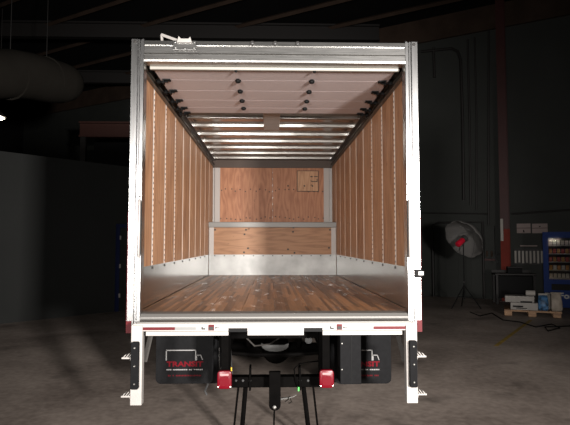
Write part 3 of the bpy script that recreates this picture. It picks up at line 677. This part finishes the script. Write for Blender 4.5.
for s in (-1, 1):
    prof = [(s*1.226, .10), (s*1.226, .02), (s*1.225, .006), (s*1.221, 0), (s*1.172, 0), (s*1.166, .004), (s*1.160, 0), (s*1.150, 0), (s*1.146, .016), (s*1.137, .016), (s*1.133, -.004), (s*1.116, -.004), (s*1.112, 0), (s*1.112, .10)]
    po = obj('corner_post', MB().prism(prof, 'z', ZR0, HT+.005), 'alu', tk, label='bright aluminium corner post')
    obj('reflector', MB().box(min(s*1.183, s*1.226), max(s*1.183, s*1.226), -.006, .0, ZR0, ZR1), 'red_tape', po, label='red reflector at the foot of the post')
    obj('side_stripe', MB().box(min(s*1.2265, s*1.229), max(s*1.2265, s*1.229), .004, .05, ZR0, 2.0), 'red_tape', po, label='thin red stripe on the post side')
    zh0, zh1 = T(139, 258, TY).z, T(139, 199, TY).z
    xh = s*1.128
    obj('grab_handle', MB().tube([(xh, -.0, zh0), (xh, -.022, zh0+.012), (xh-s*.002, -.034, zh0+.04), (xh-s*.002, -.034, zh1-.04), (xh, -.022, zh1-.012), (xh, -.0, zh1)], .009, 8), 'alu_white', po, smooth=True)
    mb = MB()
    for zz in (zh0-.018, zh1+.02): mb.lathe([(.003, -.012), (.009, -.010), (.01, -.004)], (xh, 0, zz), 'y', 8)
    obj('handle_bolts', mb, 'darkhole', po, kind='stuff')
    obj('corner_bolt', MB().lathe([(.004, -.012), (.013, -.009), (.014, 0)], (s*1.19, 0, HT-.02), 'y', 10), 'darkhole', po)
    mb = MB()
    for i in range(16):
        zz = 1.20+.021*i; mb.box(min(s*1.16, s*1.184), max(s*1.16, s*1.184), -.0035, 0, zz, zz+.009)
    obj('track_rungs', mb, 'alu_white', po, kind='stuff')
# slam latch on right post
v0, v1 = T(415, 277.5, TY), T(422, 269, TY)
po_r = po
la = obj('latch_plate', MB().box(v0.x, 1.232, -.016, 0, v0.z, v1.z), 'black', po_r, bevel=.003, label='small black latch plate')
obj('latch_tongue', MB().box(v0.x+.022, 1.240, -.026, -.016, v0.z+.02, v1.z-.018), 'alu_white', po_r, bevel=.002)
# sill and rear bumper face
BY = -.15; Yb = TY+BY
SZ = T(270, 317, TY).z; TZ = T(270, 322.5, Yb).z; MZ = T(270, 331, Yb).z; LZ = T(270, 335.2, Yb).z
obj('door_sill', MB().prism([(.12, FZ+.001), (.02, FZ-.006), (.0, SZ+.008), (-.006, SZ+.002), (-.006, SZ-.008), (.0, TZ), (.12, TZ-.02)], 'x', -1.112, 1.112), 'sill_grey', tk, label='ribbed aluminium sill at the end of the floor')
n0, n1, n2, n3 = (T(px, 330, Yb).x for px in (228.5, 247.5, 303.8, 322.5))
bu = obj('rear_sill_beam', MB().prism([(.0, TZ-.004), (BY+.006, TZ-.004), (BY, TZ-.008), (BY, MZ+.004), (BY+.006, MZ), (.0, MZ)], 'x', -1.13, 1.13), 'alu_white', tk, label='white rear bumper beam')
obj('tread_plate', MB().box(-1.10, 1.10, BY+.004, -.008, TZ-.004, TZ+.006), 'sill_grey', bu, bevel=.002)
xl, xr = T(146, 333, Yb).x, T(402, 333, Yb).x
zn = T(270, 328, Yb).z
for x0, x1 in ((xl, n0), (n1, n2), (n3, xr)):
    obj('lower_flange', MB().box(x0, x1, BY-.008, BY+.03, LZ, MZ), 'alu_white', bu, bevel=.003)
obj('centre_plate', MB().box(n1, n2, BY-.006, BY-.0005, MZ+.0005, zn), 'alu_white', bu)
for x0, x1 in ((n0, n1), (n2, n3)): obj('notch_pocket', MB().box(x0, x1, BY-.004, BY+.004, MZ-.006, zn), 'black', bu, label='black pocket cut in the beam')
for s, (r0, r1, s0_, s1_) in ((-1, (143, 175, 175, 196)), (1, (373.5, 406.5, 352.5, 373.5))):
    zt0, zt1 = T(200, 330, Yb).z, T(200, 327, Yb).z
    obj('reflective_tape', MB().box(T(r0, 328, Yb).x, T(r1, 328, Yb).x, BY-.003, BY-.0005, zt0, zt1), 'red_tape', bu, label='red reflective tape')
    obj('reflective_tape', MB().box(T(s0_, 328, Yb).x, T(s1_, 328, Yb).x, BY-.003, BY-.0005, zt0, zt1), 'silver_tape', bu, label='silver reflective tape')
    u0, u1 = (197.5, 224.5) if s < 0 else (326, 352)
    x0, x1 = T(u0, 327, Yb).x, T(u1, 327, Yb).x; z0, z1 = T(200, 330.4, Yb).z, T(200, 324.6, Yb).z; ww, hh = x1-x0, z1-z0
    ml = obj('warning_decal', MB().box(x0, x1, BY-.004, BY-.0006, z0, z1), 'decal_white', bu, label='white warning decal with red panel')
    obj('decal_panel', MB().box(x0+ww*.40, x0+ww*.62, BY-.006, BY-.004, z0+hh*.0, z1), 'red_tape', bu)
    dp = MB()
    for a0, a1, c0, c1 in ((.43, .59, .10, .62), (.15, .20, .14, .66), (.20, .30, .14, .40), (.66, .70, .28, .62), (.70, .82, .38, .52)):
        dp.box(x0+ww*a0, x0+ww*a1, BY-.0075, BY-.004, z0+hh*c0, z0+hh*c1)
    obj('decal_print', dp, 'darkhole', bu)
# step posts below the corners
for s in (-1, 1):
    cx = (T(136.6, 370, Yb).x if s < 0 else T(411.7, 370, Yb).x); hw = .0445
    zb, zt_ = T(136, 405, Yb).z, T(136, 325, Yb).z
    sp_ = obj('step_post', MB().box(cx-hw, cx+hw, BY-.014, BY+.06, zb, zt_), 'alu_white', tk, bevel=.004, label='white square step post under the corner')
    z0, z1 = T(136, 388, Yb).z, T(136, 341, Yb).z
    rb = obj('rubber_bumper', MB().prism(rrect(cx-.031+.004*s, cx+.029+.004*s, z0, z1, .012, 3), 'y', BY-.055, BY-.014), 'rubber', sp_, bevel=.004, label='black rubber dock bumper')
    for f_ in (.12, .5, .88): obj('bumper_bolt', MB().lathe([(.003, -.066), (.008, -.062), (.009, -.054)], (cx+.004*s, BY, z0+(z1-z0)*f_), 'y', 10), 'bolt', sp_)
    for py in (359, 397.5):
        z = T(126, py, Yb).z; xo = cx+s*hw
        mb = MB().prism([(xo, z), (xo+s*.075, z), (xo+s*.075, z+.012), (xo, z+.012)], 'y', BY, BY+.06)
        for k in range(4):       # serrated grip teeth
            yy = BY+.004+k*.016
            
            u_ = xo+s*(.066-.021*k); h_ = .022+.010*k
            mb.prism([(u_, z+.010), (u_-s*.007, z+.010), (u_-s*(.007+h_*.8), z+.010+h_), (u_-s*h_*.8, z+.010+h_)] if k < 3 else [(xo, z+.01), (xo+s*.004, z+.01), (xo+s*.004, z+.05), (xo, z+.05)], 'y', BY+.004, BY+.055)
        mb.prism([(xo, z-.045), (xo+s*.012, z), (xo, z)], 'y', BY+.01, BY+.05)
        obj('side_step', mb, 'alu_white', sp_, label='serrated folding side step')
    a = T(150.5 if s < 0 else 398, 336, TY+.05); b_ = T(144.5 if s < 0 else 405, 362, TY-.08)
    dx = .02; mb = MB()
    mb.add([(a.x-dx, a.y, a.z), (a.x+dx, a.y, a.z), (b_.x+dx, b_.y, b_.z), (b_.x-dx, b_.y, b_.z)]+[(a.x-dx, a.y+.006, a.z), (a.x+dx, a.y+.006, a.z), (b_.x+dx, b_.y+.006, b_.z), (b_.x-dx, b_.y+.006, b_.z)], [(0, 1, 2, 3), (7, 6, 5, 4), (0, 4, 5, 1), (1, 5, 6, 2), (2, 6, 7, 3), (3, 7, 4, 0)])
    obj('brace', mb, 'brace_grey', sp_)
# mud flaps with lettering
Yf = 5.2
for s, (u0, u1) in ((-1, (155.5, 213.5)), (1, (334.5, 391))):
    p, q = T(u0, 384, Yf), T(u1, 336, Yf); yy = Yf-TY
    mf = obj('mud_flap', MB().prism(rrect(p.x, q.x, p.z, 1.06, .05, 4, (0, 0, 1, 1)), 'y', yy, yy+.012), 'rubber', tk, bevel=.002, label='black rubber mud flap with truck logo')
    w_ = q.x-p.x; u = u0 if s < 0 else u1-58
    def L(px, py): return T(px-155.5+u+(0 if s < 0 else -1.0), py, Yf-.003)
    lw = .008
    def seg(a, b, wd=lw):
        return MB().box(min(a.x, b.x)-wd/2, max(a.x, b.x)+wd/2, yy-.003, yy-.0005, min(a.z, b.z)-wd/2, max(a.z, b.z)+wd/2)
    mb = MB()
    for (x0, y0, x1, y1) in ((166.3, 350, 166.3, 360), (166.3, 350.3, 195.5, 350.3), (195.6, 350.3, 195.6, 360), (196.6, 355, 196.6, 360), (196, 355.2, 200.8, 355.2)):
        g = seg(L(x0, y0), L(x1, y1)); mb.add(g.v, g.f)
    a, b_ = L(200.8, 355.2), L(202.6, 360); mb.add([(a.x-lw/2, yy-.003, a.z), (a.x+lw/2, yy-.003, a.z), (b_.x+lw/2, yy-.003, b_.z), (b_.x-lw/2, yy-.003, b_.z), (a.x-lw/2, yy-.0005, a.z), (a.x+lw/2, yy-.0005, a.z), (b_.x+lw/2, yy-.0005, b_.z), (b_.x-lw/2, yy-.0005, b_.z)], [(0, 1, 2, 3), (7, 6, 5, 4), (0, 4, 5, 1), (1, 5, 6, 2), (2, 6, 7, 3), (3, 7, 4, 0)])
    obj('logo_outline', mb, 'logo_white', mf, label='white truck outline logo')
    a, b_ = L(166.5, 366.8), L(203.2, 361.2)
    obj('logo_lettering', fit(text_mb('TRANSIT', .1, .0035), a.x, b_.x, a.z, b_.z, yy-.002), 'logo_red', mf, label='red TRANSIT lettering')
    a, b_ = L(166.5, 370.4), L(203, 369)
    mb = MB(); x = a.x; rs = random.Random(3)
    while x < b_.x-.004:                                        # line of tiny white capitals
        l_ = min(rs.uniform(.010, .018), b_.x-x); mb.box(x, x+l_, yy-.002, yy-.0005, a.z, b_.z); x += l_+.003+(.012 if rs.random() < .12 else 0)
    obj('small_print', mb, 'logo_white', mf, label='line of tiny white print', kind='stuff')
    a, b_ = L(168, 376.4), L(202, 374.8); mb = MB(); x = a.x
    while x < b_.x-.004:
        mb.box(x, x+.008, yy-.002, yy-.0005, a.z, b_.z); x += .0145+(.016 if rs.random() < .2 else 0)
    obj('small_print', mb, 'logo_red', mf, label='line of tiny red print', kind='stuff')
    obj('flap_hanger', MB().box(p.x, q.x, yy-.02, yy+.03, 1.02, 1.075), 'frame_black', tk)
# dark control box before the right flap
Yc = 4.75; p, q = T(340.3, 384.5, Yc), T(361, 333, Yc)
cbx = obj('control_box', MB().box(p.x, q.x, Yc-TY, Yc-TY+.22, p.z, 1.05), 'rubber', tk, bevel=.006, label='dark grey box beside the right mud flap')
obj('box_seam', MB().box(p.x+(q.x-p.x)*.52, p.x+(q.x-p.x)*.55, Yc-TY-.003, Yc-TY, p.z+.02, 1.04), 'black', cbx)
for py in (343.5, 369.5): v = T(342, py, Yc); obj('box_bolt', MB().lathe([(.003, -.008), (.007, -.006), (.008, 0)], (v.x, Yc-TY, v.z), 'y', 8), 'bolt', cbx)
# tail lamps
Yt = 4.42
for s, (u0, u1, v0, v1) in ((-1, (217, 231.6, 389.3, 371)), (1, (319.6, 334, 388.3, 370))):
    p, q = T(u0, v0, Yt), T(u1, v1, Yt); yy = Yt-TY
    tl = obj('tail_lamp', MB().prism(rrect(p.x, q.x, p.z, q.z, .028, 4), 'y', yy, yy+.05), 'red_lens', tk, bevel=.008, smooth=True, label='red tail lamp')
    hh = q.z-p.z; ww = q.x-p.x
    obj('reverse_lens', MB().box(p.x+ww*.2, q.x-ww*.2, yy-.004, yy, p.z+hh*.74, p.z+hh*.86), 'clear_lens', tl, bevel=.0015)
    obj('inner_lens', MB().prism(rrect(p.x+ww*.18, q.x-ww*.18, p.z+hh*.16, p.z+hh*.68, .015, 3), 'y', yy-.003, yy), 'red_lens', tl, bevel=.001)
    for a in (.08, .92): obj('lens_screw', MB().lathe([(.002, -.003), (.006, -.002), (.006, .004)], (p.x+ww*a if s > 0 else p.x+ww*(1-a), yy, p.z+hh*.12), 'y', 8), 'bolt', tl)
    obj('lamp_bracket', MB().box((p.x+q.x)/2-.03, (p.x+q.x)/2+.03, yy+.05, yy+.10, p.z+.02, 1.02), 'frame_black', tk)
# hitch beam, drawbar, pin and cables
Yh = 4.62; p, q = T(228, 388, Yh), T(324, 376.5, Yh); yy = Yh-TY
hb = obj('hitch_beam', MB().box(p.x, q.x, yy, yy+.10, p.z, q.z), 'frame_black', tk, bevel=.008, label='black steel hitch beam')
for px in (236, 243, 250, 300, 308): v = T(px, 378, Yh); obj('hitch_bolt', MB().lathe([(.004, -.016), (.011, -.012), (.012, 0)], (v.x, yy, v.z-.02), 'y', 6), 'axle_grey', hb)
for px in (250, 300): v = T(px, 380, Yh); obj('hitch_gusset', MB().box(v.x-.008, v.x+.008, yy-.02, yy+.12, p.z-.02, q.z+.08), 'frame_black', hb)
Yd = 4.5; p, q = T(269, 411, Yd), T(280.7, 372, Yd); yd = Yd-TY
db = obj('drawbar_plate', MB().prism(rrect(p.x, q.x, p.z, q.z, .045, 5, (0, 0, 1, 1)), 'y', yd, yd+.05), 'frame_black', tk, bevel=.005)
v = T(274.5, 407, Yd); obj('hanging_rod', MB().tube([(v.x, yd+.02, v.z), (v.x-.004, yd+.02, v.z-.12), (v.x-.004, yd+.02, .08)], .008, 6), 'frame_black', db)
obj('rod_nut', MB().lathe([(.006, -.02), (.016, -.015), (.016, 0)], (v.x, yd, v.z), 'y', 6), 'bolt', db)
v = T(281, 400, Yd); mb = MB().tube([(v.x, yd+.02, v.z), (v.x+.06, yd, v.z+.012)], .014, 8).lathe([(.006, 0), (.02, .004), (.02, .014), (.006, .018)], (v.x+.06, yd, v.z+.012), 'x', 10)
obj('hitch_pin', mb, 'bolt', tk, smooth=True)
v = T(287.5, 398.5, Yd); obj('pin_clip', MB().tube([(v.x-.02, yd-.03, v.z-.02), (v.x+.02, yd-.04, v.z+.01), (v.x+.035, yd-.03, v.z-.02), (v.x+.01, yd-.02, v.z-.035)], .007, 6), 'chrome', tk, smooth=True)
def px_tube(name, pts, Y, r, mat): return obj(name, MB().tube([T(x, y, Y+dy) for x, y, dy in pts], r, 6), mat, tk, smooth=True)
px_tube('wiring_cable', [(319, 361, .3), (309, 362, .1), (299, 364, 0), (294, 369, 0), (295.5, 380, 0), (298, 388, 0)], 4.6, .006, 'frame_black')
px_tube('safety_cable', [(296.5, 395, 0), (293, 397, 0), (289, 398, .0)], 4.48, .004, 'bolt')
v = T(298.6, 389, 4.58); obj('cable_tag', MB().box(v.x-.006, v.x+.006, v.y-.004, v.y+.004, v.z-.018, v.z+.016), 'green', tk, bevel=.003, label='green cable tag')
for px in (230, 320): px_tube('air_hose', [(px, 332, .25), (px+.5, 350, .2), (px+1, 362, .1), (px+2, 374, .05)], 4.6, .009, 'axle_grey')
v = T(231.5, 369, 4.66); obj('hose_tag', MB().box(v.x-.005, v.x+.005, v.y-.01, v.y, v.z-.016, v.z+.016), 'yellow', tk, label='yellow hose tag')
px_tube('hanging_bracket', [(208, 384, .2), (205, 391, .15), (207, 395, .15)], 4.9, .01, 'axle_grey')
# chassis: rails, cross members, axle, springs, wheels
for s in (-1, 1):
    x = s*.43
    obj('frame_rail', MB().box(x-.035, x+.035, .25, 5.8, .80, 1.0), 'frame_black', tk)
    obj('leaf_spring', MB().prism([(1.5, .70), (1.9, .58), (2.32, .55), (2.75, .58), (3.2, .70), (3.2, .73), (2.75, .62), (2.32, .60), (1.9, .62), (1.5, .73)], 'x', s*.56-.04, s*.56+.04), 'frame_black', tk)
    obj('spring_hanger', MB().box(s*.56-.03, s*.56+.03, 1.48, 1.56, .68, .95), 'frame_black', tk)
    obj('lamp_hanger', MB().box(s*.41-.03, s*.41+.03, .18, .26, .60, .98), 'frame_black', tk)
obj('fuel_tank', MB().prism(rrect(-.3, .3, .62, .95, .08, 4), 'y', 3.1, 4.0), 'frame_black', tk, smooth=True)
for y in (.35, .95, 1.6, 2.4): obj('cross_member', MB().box(-.40, .40, y, y+.06, .89, .98), 'frame_black', tk)
for k in range(12): obj('floor_joist', MB().box(-1.15, 1.15, .35+k*.45, .40+k*.45, 1.0, 1.08), 'frame_black', tk)
AY, AZ = 2.32, .42
av = T(276, 349, TY+AY)
obj('axle_tube', MB().tube([(-.95, AY, AZ), (-.3, AY, AZ+.01), (.3, AY, AZ+.01), (.95, AY, AZ)], [.055, .065, .065, .055], 12), 'frame_black', tk, smooth=True)
obj('differential', MB().lathe([(.03, -.19), (.10, -.18), (.155, -.12), (.175, -.04), (.18, .05), (.14, .14), (.08, .2)], (av.x, AY, av.z), 'y', 24), 'frame_black', tk, smooth=True)
ycv = AY-.24; pts_ = []
for k in range(13):
    a = math.pi*k/12; v = T(275-14*math.cos(a), 343.2+8.6*math.sin(a)**.7, TY+ycv); pts_.append((v.x, v.z))
v = T(284, 345, TY+ycv); u_ = T(266, 345, TY+ycv)
obj('axle_cover', MB().prism(pts_+[(v.x, v.z), (u_.x, u_.z)], 'y', ycv, ycv+.03), 'cover_grey', tk, bevel=.004, label='pale grey axle cover')
obj('drive_shaft', MB().tube([(av.x, AY+.15, av.z), (.0, 4.6, .62)], .05, 10), 'frame_black', tk, smooth=True)
obj('stabilizer_bar', MB().tube([(-.55, 1.5, .60), (-.5, 1.25, .58), (-.2, 1.2, .57), (.2, 1.2, .57), (.5, 1.25, .58), (.55, 1.5, .60)], .022, 8), 'frame_black', tk, smooth=True)
obj('muffler', MB().lathe([(.03, -.30), (.085, -.27), (.095, -.22), (.095, .22), (.085, .27), (.03, .30)], (-.12, 1.75, .80), 'x', 16), 'frame_black', tk, smooth=True)
obj('brake_line', MB().tube([(-.34, .9, .86), (-.2, 1.0, .70), (-.05, 1.3, .66), (.1, 1.8, .66)], .008, 6), 'brace_grey', tk, smooth=True)
obj('spring_shackle', MB().box(-.60, -.52, 1.44, 1.50, .60, .80), 'frame_black', tk); obj('spring_shackle', MB().box(.52, .60, 1.44, 1.50, .60, .80), 'frame_black', tk)
obj('exhaust_pipe', MB().tube([(.33, .75, .80), (.34, 1.5, .80), (.30, 2.4, .72), (.30, 3.6, .66)], .035, 10), 'axle_grey', tk, smooth=True)
obj('shock_absorber', MB().tube([(-.3, AY-.15, .46), (-.36, AY-.35, .9)], .03, 10), 'frame_black', tk); obj('shock_absorber', MB().tube([(.3, AY-.15, .46), (.36, AY-.35, .9)], .03, 10), 'frame_black', tk)
tp = [(.24, -.10), (.30, -.105), (.36, -.10), (.395, -.085), (.41, -.05), (.41, .05), (.395, .085), (.36, .10), (.30, .105), (.24, .10)]
tme = finish_mesh('tire', MB().lathe(tp, (0, 0, 0), 'x', 32), 'rubber', smooth=True)
rme_ = finish_mesh('wheel_rim', MB().lathe([(.05, -.06), (.15, -.04), (.21, -.09), (.243, -.102), (.243, .102), (.21, .09), (.15, .03), (.05, .05)], (0, 0, 0), 'x', 24), 'alu_white', smooth=True)
for x in (-1.0, -.76, .76, 1.0):
    w_ = put('wheel', tme, (x, AY, .411), tk, label='black dual rear tire'); put('wheel_rim', rme_, (x, AY, .411), w_)
# support legs bolted under the hitch beam, reaching the ground
zt_ = T(240, 388, 4.62).z-.002
for (px0, px1, r, Yq) in ((245.5, 242.5, .020, 4.64), (238.5, 234.5, .009, 4.70), (303.5, 307.8, .020, 4.64), (313, 317.2, .009, 4.70)):
    a, b_ = T(px0, 389, Yq), T(px1, 425, Yq); dz = (a.x-b_.x)/(a.z-b_.z)
    lg = obj('support_leg', MB().tube([(a.x, a.y, zt_), (b_.x-b_.z*dz, a.y, .012)], r, 8), 'frame_black', tk, label='thin black support leg')
    obj('foot', MB().lathe([(r*1.2, .012), (r*2, .010), (r*2.2, 0)], (b_.x-b_.z*dz, a.y, 0), 'z', 12), 'frame_black', lg)
